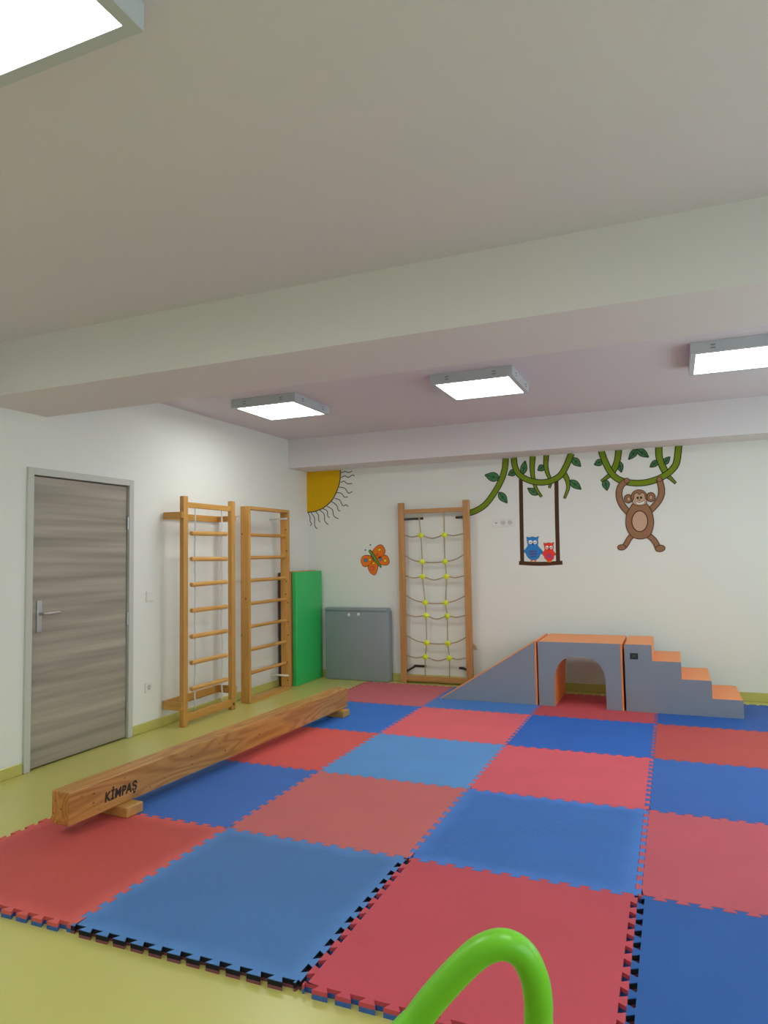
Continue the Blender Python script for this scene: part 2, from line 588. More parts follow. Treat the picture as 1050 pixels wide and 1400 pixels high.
def tile(i, j):
    red = (i + j) % 2 == 0
    gap = 0.0128
    il = gap if (j == 0 and i in (0, 1)) else 0.0009
    ir = gap if (j == 0 and i in (-1, 0)) else 0.0009
    g = 0.0017
    lo, hi = i + il, i + 1 - ir

    def cx(x):
        return max(lo + .002, min(hi - .002, x))
    inner = PROFILE[1:-1]
    poly = [(lo, j + g)] + [(cx(i + t), j + o + g) for t, o in inner]           # front edge
    poly += [(hi, j + g)] + [(hi + o, j + t) for t, o in inner]                 # right edge
    poly += [(hi, j + 1 - g)] + [(cx(i + t), j + 1 + o - g) for t, o in inner[::-1]]   # back edge
    poly += [(lo, j + 1 - g)] + [(lo + o, j + t) for t, o in inner[::-1]]       # left edge
    out = []
    for p in poly:
        if not out or (Vector(p) - Vector(out[-1])).length > 1e-4:
            out.append(p)
    loc = (i + .5, j + .5, 0)
    t = empty('puzzle_mat', loc, TILE_LABEL[(i, j)], 'floor mat', 'interlocking foam floor mats')
    zj = random.uniform(-0.0004, 0.0004)
    zs = (0.0002, 0.016, 0.016) if red else (0.0002, 0.011, 0.0275)
    obj('top_layer', prism(bmesh.new(), out, 'z', zs[2], MAT_H + zj), 'foam_%d_%d' % (i, j), t)
    if not red:
        obj('core_layer', prism(bmesh.new(), out, 'z', zs[1], zs[2]), 'foam_core', t)
    obj('bottom_layer', prism(bmesh.new(), out, 'z', zs[0], zs[1]), 'foam_under_blue' if red else 'foam_under_red', t)


for i in range(-2, 2):
    for j in range(5):
        tile(i, j)

# ------------------------------------------------------------------ balance beam
BX, BY0, BY1 = -1.657, 0.62, 3.56          # x of the camera-side face near the letters


def build_beam():
    ang = math.radians(2.75)
    t = empty('balance_beam', (-1.66, 2.1, MAT_H), 'long pine balance beam on two feet, lying along the left of the mats', 'balance beam')
    W, zb, zt = 0.125, 0.085, 0.252
    L0, L1 = -1.49, 1.45
    parts = [
        ('beam', bx(-W, 0, L0, L1, zb - MAT_H, zt - MAT_H, bevel=.006), 'pine'),
        ('foot', bx(-W - .075, .075, -1.18, -1.06, 0, zb - MAT_H, bevel=.006), 'pine_foot'),
        ('foot', bx(-W - .055, .055, 1.27, 1.385, 0, zb - MAT_H, bevel=.006), 'pine_foot')]
    t.rotation_euler = (0, 0, -ang)
    t.location = (-1.603, 2.1, MAT_H + .0005)
    WLOC[t] = Vector((0, 0, 0))
    for n, bm, m in parts:
        o = obj(n, bm, m, t)
        if n == 'beam':
            body = o
    # printed maker's name on the side
    cu = bpy.data.curves.new('lettering', 'FONT')
    cu.body = 'K\u0130MPA\u015e'
    cu.size = 0.072
    cu.offset = 0.0028
    cu.space_character = 1.12
    cu.shear = 0.12
    cu.extrude = 0.0006
    tmp = bpy.data.objects.new('tmp_text', cu)
    COL.objects.link(tmp)
    dg = bpy.context.evaluated_depsgraph_get()
    me = bpy.data.meshes.new_from_object(tmp.evaluated_get(dg))
    bpy.data.objects.remove(tmp)
    xs = [v.co.x for v in me.vertices]
    x0, x1 = min(xs), max(xs)
    k = 0.228 / (x1 - x0)
    for v in me.vertices:
        x, y, z = v.co
        v.co = Vector((0.0008 + z, -1.262 + (x - x0) * k, 0.103 + y * 0.95))
    me.materials.clear()
    me.materials.append(MATS['print_black'])
    o = bpy.data.objects.new('lettering', me)
    link(o, body)
    o['label'] = 'black printed lettering'


build_beam()


# ------------------------------------------------------------------ rope ladder stand (left wall)
def rope_ladder_stand():
    t = empty('rope_ladder_frame', (-2.70, 3.12, 0), 'varnished wooden frame with hanging rope ladder, nearest the door', 'climbing frame')
    X0, X1 = -2.722, -2.678
    for y0, y1 in ((2.735, 2.795), (3.43, 3.49)):
        obj('post', bx(X0, X1, y0, y1, 0, 1.965, bevel=.004), 'wood_z', t)
    obj('top_rail', bx(X0 + .005, X1 - .005, 2.795, 3.43, 1.868, 1.915, bevel=.003), 'wood_y', t)
    obj('bottom_rail', bx(X0 + .005, X1 - .005, 2.795, 3.43, 0.036, 0.10, bevel=.003), 'wood_y', t)
    for z0, z1 in ((1.772, 1.828), (0.142, 0.212)):
        obj('wall_board', bx(XL, XL + .022, 2.735, 3.525, z0, z1, bevel=.003), 'wood_y', t)
        for y0, y1 in ((2.735, 2.757), (3.49, 3.512)):
            obj('bracket_arm', bx(XL + .022, X1 - .004, y0 - .022 if y0 < 3 else y0, y1 - .022 if y0 < 3 else y1, z0, z1, bevel=.003), 'wood_x', t)
    for k in range(7):
        z = 1.645 - k * 0.2245
        b = bmesh.new()
        dz = random.uniform(-.006, .006)
        n = 10
        r = .0205
        pts = [(-2.70, 2.862, z), (-2.70, 2.867, z), (-2.70, 3.372, z + dz), (-2.70, 3.377, z + dz)]
        tube(b, pts, [r * .75, r, r, r * .75], 14)
        obj('rung', b, 'wood_rung', t, smooth=False)
    for y in (2.915, 3.305):
        b = bmesh.new()
        pts = []
        for q in range(40):
            z = 1.868 - q * (1.868 - 0.10) / 39
            pts.append((-2.70 + .0015 * math.sin(q * 2.4), y + .0015 * math.cos(q * 2.4) + .004 * math.sin(q * .5), z))
        tube(b, pts, .0062, 8)
        obj('rope', b, 'rope_white', t, smooth=True)
        for k in range(7):
            z = 1.645 - k * 0.2245 - .024
            b = bmesh.new()
            bmesh.ops.create_icosphere(b, subdivisions=1, radius=.011, matrix=Matrix.Translation((-2.70, y, z)))
            obj('knot', b, 'rope_white', t, smooth=True)
    b = bmesh.new()
    tube(b, [(X1 - .001, 3.452, 0.055), (X1 + .006, 3.452, 0.055)], .013, 10)
    obj('bolt', b, 'screw_dark', t)


rope_ladder_stand()


def wall_bars():
    t = empty('wall_bars', (-2.72, 4.11, 0), 'wooden wall bars with seven fixed rungs beside the green mat', 'climbing frame')
    X0, X1 = -2.775, -2.675
    Y0, Y1 = 3.715, 4.50
    for y0, y1 in ((Y0, Y0 + .032), (Y1 - .032, Y1)):
        obj('side_board', bx(X0, X1, y0, y1, 0, 1.935, bevel=.003), 'wood_z', t)
    obj('top_board', bx(X0, X1, Y0 + .032, Y1 - .032, 1.905, 1.935, bevel=.002), 'wood_y', t)
    obj('bottom_board', bx(X0, X1, Y0 + .032, Y1 - .032, 0.0, 0.03, bevel=.002), 'wood_y', t)
    for k in range(7):
        z = 1.652 - k * 0.2285
        b = bmesh.new()
        tube(b, [(-2.722, Y0 + .030, z), (-2.722, Y1 - .030, z)], .0175, 12)
        obj('rung', b, 'wood_y', t)
    for z, dx in ((1.72, .02), (1.49, .03), (1.16, .025), (1.02, .015), (0.93, .04), (0.72, .04), (0.58, .04), (0.29, .025), (0.10, .03)):
        b = bmesh.new()
        tube(b, [(-2.725 + dx, Y1 - .0325, z), (-2.725 + dx, Y1 - .0345, z)], .0085, 8)
        obj('screw', b, 'screw_dark', t)
    for z, dx in ((1.66, -.03), (1.02, .01), (0.66, -.04)):
        b = bmesh.new()
        tube(b, [(-2.725 + dx, Y0 - .0015, z), (-2.725 + dx, Y0 + .001, z)], .0085, 8)
        obj('screw', b, 'screw_dark', t)
    for z in (0.15, 1.84):
        for y in (Y1 - .045, Y0 + .045):
            if z > 1 or y > 4:
                b = bmesh.new()
                tube(b, [(XL, y, z), (-2.68, y, z)], .010, 10)
                obj('wall_bracket', b, 'white_plastic', t, smooth=True)


wall_bars()


# ------------------------------------------------------------------ standing mats in the corner
def standing_mats():
    m = obj('gym_mat', bx(-2.886, -2.822, 4.60, 5.24, 0.0, 1.25, bevel=.008), 'vinyl_rust_dark', origin=(-2.854, 4.92, 0))  # added slab: shade on the orange mat's back part, put in as dark brown
    m['label'] = 'dark brown slab added as the shaded back part of the orange gym mat'
    m['category'] = 'gym mat'
    m = obj('gym_mat', bx(-2.818, -2.752, 4.60, 5.24, 0.0, 1.262, bevel=.008), 'vinyl_rust', origin=(-2.785, 4.92, 0))
    m['label'] = 'orange gym mat standing edge-on directly behind the green mat'
    m['category'] = 'gym mat'
    t = empty('gym_mat', (-2.715, 4.95, 0), 'bright green gym mat standing upright in the corner', 'gym mat')
    obj('pad', bx(-2.748, -2.688, 4.655, 5.262, 0.001, 1.255, bevel=.009, seg=3), 'vinyl_green', t, smooth=True)
    obj('seam', bx(-2.6885, -2.6865, 4.665, 5.255, 1.236, 1.241), 'vinyl_green', t)
    t = empty('gym_mat', (-2.2, 5.22, 0), 'square grey folded gym mat leaning upright under the butterfly', 'gym mat')
    obj('pad', bx(-2.605, -1.80, 5.17, 5.275, 0.001, 0.80, bevel=.010, seg=3), 'vinyl_slate', t, smooth=True)
    obj('top_flap', bx(-2.603, -1.815, 5.160, 5.28, 0.785, 0.825, bevel=.012, seg=3), 'vinyl_slate', t, smooth=True)
    for x, z in ((-2.292, .745), (-2.171, .752)):
        b = bmesh.new()
        tube(b, [(x, 5.171, z), (x, 5.166, z), (x, 5.163, z)], [.018, .018, .011], 14)
        obj('snap_button', b, 'white_plastic', t)


standing_mats()


# ------------------------------------------------------------------ rope net frame (back wall)
def net_frame():
    t = empty('rope_net_frame', (-1.25, 5.21, 0), 'tall wooden climbing frame with a knotted rope net on the back wall', 'climbing frame')
    YA, YC = 5.19, 5.235
    for x0, x1 in ((-1.672, -1.602), (-0.912, -0.842)):
        obj('post', bx(x0, x1, YA, YC, 0, 2.012, bevel=.004), 'net_wood_z', t)
    obj('top_rail', bx(-1.602, -0.912, YA + .004, YC - .004, 1.888, 1.935, bevel=.003), 'net_wood_x', t)
    obj('bottom_rail', bx(-1.602, -0.912, YA + .004, YC - .004, 0.03, 0.085, bevel=.003), 'net_wood_x', t)
    y = 5.212
    rows = [(1.647, 1.638), (1.418, 1.343), (1.190, 1.178), (0.973, 0.892), (0.760, 0.748), (0.525, 0.450), (0.306, 0.295)]
    xl = [-1.406, -1.395, -1.398, -1.370, -1.365, -1.363, -1.383]
    xr = [-1.132, -1.131, -1.118, -1.133, -1.119, -1.119, -1.105]
    for xs, top, bot in ((xl, -1.43, -1.388), (xr, -1.13, -1.11)):
        pts = [(top, y, 1.89)] + [(x, y, r[1]) for x, r in zip(xs, rows)] + [(bot, y, 0.08)]
        obj('vertical_rope', tube(bmesh.new(), catmull(pts, 5), .0068, 8), 'rope_hemp', t, smooth=True)
    for k, (ze, zc) in enumerate(rows):
        sag = .035 if k % 2 == 0 else .008
        a, c = xl[k], xr[k]
        pts = [(-1.604, y, ze), ((-1.604 + a) / 2, y, (ze + zc) / 2 - .018), (a, y, zc), ((a + c) / 2, y, zc - sag),
               (c, y, zc), ((c - .910) / 2, y, (ze + zc) / 2 - .016), (-0.910, y, ze)]
        obj('cross_rope', tube(bmesh.new(), catmull(pts, 6), .0068, 8), 'rope_hemp', t, smooth=True)
        for x in (a, c):
            b = bmesh.new()
            bmesh.ops.create_icosphere(b, subdivisions=2, radius=.0265, matrix=Matrix.Translation((x, y - .002, zc)) @ Matrix.Diagonal((1, .8, 1, 1)))
            tube(b, [(x - .031, y, zc), (x + .031, y, zc)], .0155, 10)
            tube(b, [(x, y, zc - .031), (x, y, zc + .031)], .0155, 10)
            obj('rope_connector', b, 'connector', t, smooth=True)
    for z, xp, d, drop in ((1.832, -1.605, 1, .008), (1.828, -0.909, -1, .0), (0.178, -1.605, 1, .05), (0.178, -0.909, -1, .0)):
        b = bmesh.new()
        wx = xp + d * (0.20 if d > 0 else 0.115)
        box(b, min(wx, xp + d * .06), max(wx, xp + d * .06), YB - .007, YB - .001, z - .013, z + .013)
        q = [(xp, YC - .034), (xp, YC - .024), (xp + d * .075, YB - .001), (xp + d * .075, YB - .011)]
        nb = len(b.verts)
        prism(b, q, 'z', z - .013, z + .013)
        b.verts.ensure_lookup_table()
        for v in b.verts[nb:]:                    # the arm drops a little towards the post
            if v.co.y < YC:
                v.co.z -= drop
        obj('bracket', b, 'black_metal', t)
    b = bmesh.new()
    for dx, dz in ((.028, -.045), (.038, -.02), (.016, -.055), (.045, -.05)):
        tube(b, catmull([(-0.842, y, .45), (-0.842 + dx * .5, y, .445), (-0.842 + dx, y, .44 + dz)], 4), [.006] * 8 + [.003], 6)
    obj('rope_end', b, 'rope_hemp', t, smooth=True)


net_frame()


# ------------------------------------------------------------------ soft play blocks
def soft_block(name, label, prof, front, back, panel=None):
    xs = [p[0] for p in prof]
    t = empty(name, (sum((min(xs), max(xs))) / 2, (front + back) / 2, MAT_H), label, 'soft play block')
    b = prism(bmesh.new(), prof, 'y', front + .003, back - .003)
    obj('cover', b, 'vinyl_orange', t)
    for a, c in ((front, front + .003), (back - .003, back)):
        obj('side_panel', prism(bmesh.new(), panel or prof, 'y', a, c), 'vinyl_grey', t)
    return t


def rounded(poly, rads, n=5):
    """Round chosen corners of a polygon: rads maps vertex index -> radius."""
    out = []
    m = len(poly)
    for i, p in enumerate(poly):
        r = rads.get(i, 0)
        p = Vector(p)
        if not r:
            out.append(tuple(p))
            continue
        a = (Vector(poly[i - 1]) - p).normalized()
        c = (Vector(poly[(i + 1) % m]) - p).normalized()
        A, Cc = p + a * r, p + c * r
        for k in range(n + 1):
            s = k / n
            out.append(tuple((1 - s) ** 2 * A + 2 * s * (1 - s) * p + s * s * Cc))
    return out


FR, BK = 4.39, 5.06
Z0, ZT = MAT_H + .001, 0.609
ramp = rounded([(-0.955, Z0), (-0.012, Z0), (-0.012, ZT), (-0.03, ZT)], {2: .012, 3: .012})
ramp_panel = [(-0.938, Z0), (-0.026, Z0), (-0.026, ZT - .004), (-0.036, ZT - .012)]
soft_block('soft_ramp', 'grey soft play ramp with orange sloping top', ramp, FR, BK, ramp_panel)
arc = []
for k in range(17):
    a = math.pi * k / 16
    # flattened arch: super-ellipse shoulders
    ca, sa = math.cos(a), math.sin(a)
    arc.append((0.37 + 0.222 * math.copysign(abs(ca) ** .78, ca), 0.235 + 0.252 * abs(sa) ** .82))
bridge = [(0.004, Z0), (0.004, ZT), (0.738, ZT), (0.738, Z0), (0.592, Z0)] + arc + [(0.148, Z0)]
bridge = rounded(bridge, {1: .012, 2: .012})
bridge_panel = [(min(x, 0.724) if z > Z0 + .001 or x > .7 else x, z) for x, z in bridge]
soft_block('soft_bridge', 'grey soft play block with an arched tunnel and orange top', bridge, FR, BK, bridge_panel)
steps = [(0.757, Z0), (0.757, ZT), (0.982, ZT), (0.982, 0.472), (1.212, 0.472), (1.212, 0.328), (1.442, 0.328),
         (1.442, 0.18), (1.672, 0.18), (1.672, Z0)]
steps = rounded(steps, {1: .012, 2: .012, 4: .012, 6: .012, 8: .012})
st = soft_block('soft_steps', 'grey stepped soft play block with orange treads and a black label', steps, FR, BK)
b = bx(0.803, 0.868, FR - .0025, FR, 0.482, 0.534, bevel=.001, seg=1)
lab = obj('label_patch', b, 'label_black', st)
b = bmesh.new()
for q in ([(.814, .520), (.857, .520), (.852, .514), (.819, .514)], [(.812, .494), (.832, .508), (.839, .508), (.822, .494)],
          [(.859, .494), (.839, .508), (.832, .508), (.849, .494)]):
    prism(b, q, 'y', FR - .0032, FR - .0025)
obj('emblem', b, 'label_grey', lab)


# ------------------------------------------------------------------ foreground tube handle
def tube_handle():
    d = 0.95

    def at(px, py, dd=d):
        return CAM + (RIGHT * ((px - 525) / F_PX) - UP * ((py - 700) / F_PX) + _fw) * dd
    hoop = [at(572, 1392), at(596, 1361), at(628, 1326), at(658, 1300), at(688, 1291), at(714, 1304), at(730, 1335),
            at(736, 1370), at(737, 1410)]
    c = at(655, 1400)
    lf, rf = Vector((hoop[0].x - .035, hoop[0].y - .02, 0)), Vector((hoop[-1].x + .01, hoop[-1].y - .02, 0))
    pts = [Vector((lf.x, lf.y, .06)), Vector((lf.x, lf.y, .35)), Vector((lf.x, lf.y, .62)), Vector((lf.x + .004, lf.y + .005, .74))] + hoop + \
          [Vector((rf.x, rf.y, .60)), Vector((rf.x, rf.y, .35)), Vector((rf.x, rf.y, .06))]
    base = Vector(((lf.x + rf.x) / 2, (lf.y + rf.y) / 2, 0))
    t = empty('tube_handle', base, 'bright green plastic tube handle looping up in the near foreground', 'handle')
    obj('hoop', tube(bmesh.new(), catmull(pts, 8), .0198, 24), 'handle_green', t, smooth=True)
    b = bmesh.new()
    n = 32
    poly = [(base.x + .20 * math.cos(2 * math.pi * k / n), base.y + .13 * math.sin(2 * math.pi * k / n)) for k in range(n)]
    prism(b, poly, 'z', 0.001, 0.07)
    obj('base', b, 'handle_green', t)


tube_handle()


# ------------------------------------------------------------------ sockets and switch
def plate(name, loc, label, cat, wall, w, h, holes):
    t = empty(name, loc, label, cat)
    x, y, z = loc
    d = .010
    if wall == 'left':
        obj('plate', bx(x, x + d, y - w / 2, y + w / 2, z - h / 2, z + h / 2, bevel=.003), 'white_plastic', t)
        for o, r in holes:
            b = bmesh.new()
            if r:
                tube(b, [(x + d - .001, y + o, z), (x + d + .0008, y + o, z)], r, 14)
                k = obj('socket_face', b, 'door_frame', t)
                b = bmesh.new()
                for s in (-1, 1):
                    tube(b, [(x + d, y + o, z + s * .010), (x + d + .0014, y + o, z + s * .010)], .0045, 8)
                obj('pin_hole', b, 'socket_hole', k)
            else:
                obj('rocker', bx(x + d, x + d + .003, y - w * .36, y + w * .36, z - h * .36, z + h * .36, bevel=.001), 'white_plastic', t)
    else:
        obj('plate', bx(x - w / 2, x + w / 2, y - d, y, z - h / 2, z + h / 2, bevel=.003), 'white_plastic', t)
        for o, r in holes:
            b = bmesh.new()
            tube(b, [(x + o, y - d + .001, z), (x + o, y - d - .0008, z)], r, 16)
            k = obj('socket_face', b, 'door_frame', t)
            b = bmesh.new()
            for s in (-1, 1):
                if r > .015:
                    tube(b, [(x + o + s * .010, y - d, z), (x + o + s * .010, y - d - .0014, z)], .004, 8)
                elif s > 0:
                    tube(b, [(x + o, y - d, z), (x + o, y - d - .0014, z)], .007, 8)
            obj('pin_hole', b, 'socket_hole', k)


plate('light_switch', (XL, 2.566, 1.112), 'small white light switch on the left wall beside the door', 'light switch', 'left', .085, .085, [(0, 0)])
plate('wall_socket', (XL, 2.557, 0.358), 'small white power socket low on the left wall', 'power socket', 'left', .082, .082, [(0, .023)])
plate('wall_socket', (-0.492, YB, 1.752), 'white triple socket plate on the back wall beside the swing', 'power socket', 'back', .235, .085,
      [(-.075, .012), (0, .027), (.075, .027)])


# ------------------------------------------------------------------ wall paintings (flat paint on the back wall)
def wp(px, py):
    """Traced photo point -> point of the back wall plane (x, z)."""
    d = RIGHT * ((px - 525) / F_PX) - UP * ((py - 700) / F_PX) + _fw
    s = (YB - CAM.y) / d.y
    p = CAM + d * s
    return Vector((p.x, p.z))


M_PX = 1 / 127.0          # metres per traced pixel on the wall


def paint(name, poly, material, parent, layer):
    """Closed paint patch, a fraction of a millimetre per layer proud of the wall."""
    cl = []
    for p in poly:
        if not cl or (Vector(p) - Vector(cl[-1])).length > 2e-4:
            cl.append(p)
    if (Vector(cl[0]) - Vector(cl[-1])).length < 2e-4:
        cl.pop()
    return obj(name, prism(bmesh.new(), [tuple(p) for p in cl], 'y', YB - .0009 * layer - .0004, YB - .0001), material, parent)


def ribbon(pts, w):
    """Outline polygon of a stroke along pts with width w (number or list)."""
    n = len(pts)
    ws = w if isinstance(w, (list, tuple)) else [w] * n
    Lf, Rt = [], []
    for i, p in enumerate(pts):
        t = (pts[min(i + 1, n - 1)] - pts[max(i - 1, 0)])
        t = t.normalized() if t.length > 1e-9 else Vector((1, 0))
        nn = Vector((-t.y, t.x))
        Lf.append(p + nn * ws[i] / 2)
        Rt.append(p - nn * ws[i] / 2)
    return Lf + Rt[::-1]


def stroke(name, px, w, material, parent, layer, sub=6, taper=None):
    pts = catmull([wp(*p) for p in px], sub)
    n = len(pts)
    ws = [w * M_PX] * n
    if taper:
        ws = [w * M_PX * (1 + (taper - 1) * k / (n - 1)) for k in range(n)]
    return paint(name, ribbon(pts, ws), material, parent, layer), pts, ws


def shape(name, px, material, parent, layer, ink=None, inkw=0.9, sub=5, smooth=True):
    pts = [wp(*p) for p in px]
    if smooth:
        pts = catmull(pts, sub, closed=True)
    if ink:                                       # ink contour: a grown silhouette beneath the colour
        n = len(pts)
        area = sum(pts[i].x * pts[(i + 1) % n].y - pts[(i + 1) % n].x * pts[i].y for i in range(n))
        sgn = -1 if area > 0 else 1
        big = []
        for i in range(n):
            t = (pts[(i + 1) % n] - pts[i - 1])
            t = t.normalized() if t.length > 1e-9 else Vector((1, 0))
            big.append(pts[i] + Vector((-t.y, t.x)) * sgn * inkw * M_PX)
        o = paint(name, pts, material, parent, layer)
        paint('ink_outline', big, ink, o if parent.type == 'EMPTY' else parent, layer - .3)
        return o
    return paint(name, pts, material, parent, layer)


def oval(cx, cy, rx, ry, n=18, rot=0.0):
    c, s = math.cos(rot), math.sin(rot)
    return [(cx + rx * math.cos(2 * math.pi * k / n) * c - ry * math.sin(2 * math.pi * k / n) * s,
             cy + rx * math.cos(2 * math.pi * k / n) * s + ry * math.sin(2 * math.pi * k / n) * c) for k in range(n)]


def dot(name, cx, cy, rx, ry, material, parent, layer, ink=None, inkw=.8, rot=0.0):
    return shape(name, oval(cx, cy, rx, ry, rot=rot), material, parent, layer, ink, inkw, smooth=False)


def painting(name, px, label, cat, group=None):
    p = wp(*px)
    return empty(name, (p.x, YB, p.y), label, cat, group)


def leaf_shape(b, t, w):
    bx_, by_ = b
    tx, ty = t
    dx, dy = tx - bx_, ty - by_
    L = math.hypot(dx, dy)
    nx, ny = -dy / L, dx / L
    prof = [(0, 0), (.18, .36), (.42, .5), (.68, .36), (.88, .13), (1, 0), (.88, -.15), (.68, -.38), (.42, -.5), (.18, -.34)]
    return [(bx_ + dx * s + nx * w * o, by_ + dy * s + ny * w * o) for s, o in prof]


def leaf_at(b, t, w, parent):
    o = shape('leaf', leaf_shape(b, t, w), 'paint_leaf', parent, 2, 'paint_ink', 1.0, sub=4)
    v = [(b[0] + (t[0] - b[0]) * k, b[1] + (t[1] - b[1]) * k) for k in (0, .5, .92)]
    stroke('vein', v, .9, 'paint_leaf_dark', o, 3, 3)
    m = .48
    dx, dy = t[0] - b[0], t[1] - b[1]
    L = math.hypot(dx, dy)
    nx, ny = -dy / L, dx / L
    for s in (-1, 1):
        p0 = (b[0] + dx * .35, b[1] + dy * .35)
        p1 = (b[0] + dx * .55 + nx * w * .28 * s, b[1] + dy * .55 + ny * w * .28 * s)
        stroke('vein', [p0, p1], .7, 'paint_leaf_dark', o, 3, 2)


def vine_stem(px, w, parent, taper=None, layer=4):
    o, pts, ws = stroke('stem', px, w, 'paint_vine', parent, layer, 7, taper)
    ink = ribbon(pts, [x + 2.3 * M_PX for x in ws])
    paint('ink_outline', ink, 'paint_ink', o, layer - .7)
    return o


# sun
t = painting('painted_sun', (442, 670), 'painted yellow quarter sun with wavy black rays in the wall corner', 'wall painting')
arc_px = [(465.6, 642.8), (464.8, 656.9), (461.4, 669.2), (454.4, 683.2), (443.4, 693.5), (431.9, 698.8), (420.4, 700.8)]
rim = catmull([wp(*p) for p in arc_px], 6)
paint('sun_disc', [Vector((XL + .002, 2.451))] + [Vector((rim[0].x, 2.451))] + rim[1:-1] + [Vector((XL + .002, rim[-1].y))], 'paint_sun', t, 1)
paint('ink_rim', ribbon(rim, 1.4 * M_PX), 'paint_ink', t, 2)
RAYS = [[(440, 90), (480, 75), (520, 85), (555, 70)], [(440, 140), (480, 122), (515, 138), (560, 112), (580, 125)],
        [(435, 192), (470, 178), (505, 205), (555, 202)], [(415, 240), (480, 255), (515, 305), (557, 288)],
        [(392, 300), (440, 308), (475, 348), (508, 342)], [(370, 360), (425, 380), (455, 437), (495, 430), (512, 450)],
        [(338, 395), (390, 435), (410, 488), (430, 493)], [(288, 445), (345, 480), (360, 545), (410, 580)],
        [(245, 470), (290, 495), (295, 545), (315, 565)], [(212, 485), (258, 530), (265, 600), (300, 640)],
        [(168, 500), (198, 540), (200, 590), (215, 612)], [(120, 515), (155, 570), (158, 650), (185, 685)],
        [(90, 515), (108, 560), (108, 600), (122, 630), (112, 652)]]
for r in RAYS:
    stroke('ray', [(410 + x / 7.778, 635 + y / 7.778) for x, y in r], 1.15, 'paint_ink', t, 1, 5)


# butterfly
def B(p):
    return (410 + p[0] / 7.778, 635 + p[1] / 7.778)


t = painting('painted_butterfly', B((800, 1010)), 'painted orange butterfly with coloured spots above the grey mat', 'wall painting')
for w in ([(775, 930), (812, 878), (860, 856), (890, 880), (905, 925), (885, 966), (835, 1000), (805, 985)],
          [(822, 1000), (872, 972), (915, 968), (940, 1000), (948, 1042), (922, 1068), (850, 1056)],
          [(760, 985), (745, 972), (690, 970), (657, 1000), (658, 1050), (690, 1086), (738, 1068), (785, 1040)],
          [(790, 1025), (740, 1070), (728, 1098), (750, 1148), (795, 1172), (820, 1122), (826, 1068)]):
    shape('wing', [B(p) for p in w], 'paint_orange', t, 2, 'paint_outline_brown', .8)
body = [wp(*B(p)) for p in ((738, 910), (775, 962), (820, 1032), (866, 1096))]
pts = catmull(body, 6)
n = len(pts)
ws = [M_PX * (4.4 * math.sin(math.pi * (.16 + .78 * k / (n - 1)))) for k in range(n)]
o = paint('body', ribbon(pts, ws), 'paint_body', t, 4)
paint('ink_outline', ribbon(pts, [w + 1.3 * M_PX for w in ws]), 'paint_ink', o, 3.4)
for x, y, r, m in ((847, 907, 15, 'paint_yellow'), (822, 962, 10, 'paint_spot_red'), (860, 1008, 15, 'paint_spot_blue'),
                   (908, 1023, 16, 'paint_yellow'), (700, 1020, 18, 'paint_spot_blue'), (747, 1013, 13, 'paint_yellow'),
                   (783, 1050, 11, 'paint_yellow'), (770, 1105, 22, 'paint_spot_red')):
    q = B((x, y))
    dot('spot', q[0], q[1], r / 7.778, r / 7.778, m, t, 3.4, 'paint_outline_brown', .45)
for x, y in ((697, 910), (750, 855)):
    q = B((x, y))
    dot('antenna_tip', q[0], q[1], 1.0, 1.0, 'paint_ink', t, 1)

# vines
t = painting('painted_vine', (676, 660), 'painted green vine curving down to the rope net frame', 'wall painting', 'painted vines')
vine_stem([(691.5, 626.6), (690.3, 640.5), (685.7, 655.7), (676.6, 672.5), (664.4, 689), (652, 697.6), (641.5, 701.5)], 6.4, t)
leaf_at((682.5, 654), (663.6, 649.5), 11.5, t)
leaf_at((682.5, 673.5), (693, 687.4), 9, t)

t = painting('painted_vine', (742, 640), 'painted green vine holding the swing', 'wall painting', 'painted vines')
vine_stem([(728.4, 624), (727.6, 640.5), (729, 654), (733, 668), (740.6, 679.5)], 6.0, t, taper=.25, layer=3)
vine_stem([(747, 622.4), (746.4, 637.4), (749, 648), (752.8, 658), (751, 667.5)], 5.4, t, taper=.25, layer=3)
vine_stem([(769.5, 645.5), (775.2, 655.2), (776.8, 667), (771.6, 681.6)], 6.4, t, taper=.15, layer=3)
vine_stem([(702.6, 625.8), (704, 637.4), (709.3, 648), (719.2, 655), (731.4, 658.8), (743.6, 659.5), (755.8, 656.5),
           (766.5, 649.6), (774, 637.4), (781.4, 620)], 6.2, t)
for q in (((704.8, 644.3), (695.2, 649.3), 8), ((714.7, 648), (718, 630.6), 8), ((743.6, 637.4), (735.7, 642.8), 8),
          ((782.3, 626.5), (793.6, 637.4), 9), ((735, 676), (721.8, 667.6), 8), ((779.6, 657), (794, 668.7), 9)):
    leaf_at(*q, t)

t = painting('painted_vine', (868, 635), 'painted green vine that the monkey hangs from', 'wall painting', 'painted vines')
vine_stem([(846, 614), (844.3, 628), (841.3, 637.6), (836.4, 646.8)], 6.2, t, layer=3)
vine_stem([(900.8, 609.5), (901.4, 625.5), (907, 640), (913, 650)], 6.4, t, layer=3)
vine_stem([(836, 648), (827.5, 654.2), (821.6, 657.9)], 4.6, t, taper=.2, layer=3)
vine_stem([(911, 650), (917, 654), (924, 661)], 4.6, t, taper=.2, layer=3)
vine_stem([(822, 616), (826, 628), (834, 644.3), (842.5, 653.4), (853.4, 658.3), (868, 660.5), (882.6, 659.7),
           (897, 655.9), (909.3, 649.8), (918.4, 642.7), (925, 632), (928, 608.6)], 6.2, t)
for q in (((823.7, 630.4), (813, 635.2), 8), ((846, 631), (849.4, 645.2), 8), ((827.3, 656), (829.8, 670), 9),
          ((871.2, 614.2), (859.7, 627.9), 7.5), ((871.2, 614.2), (886.2, 624.8), 9), ((899.6, 630.4), (889, 638.3), 7),
          ((907, 634.5), (915.4, 625), 7)):
    leaf_at(*q, t)

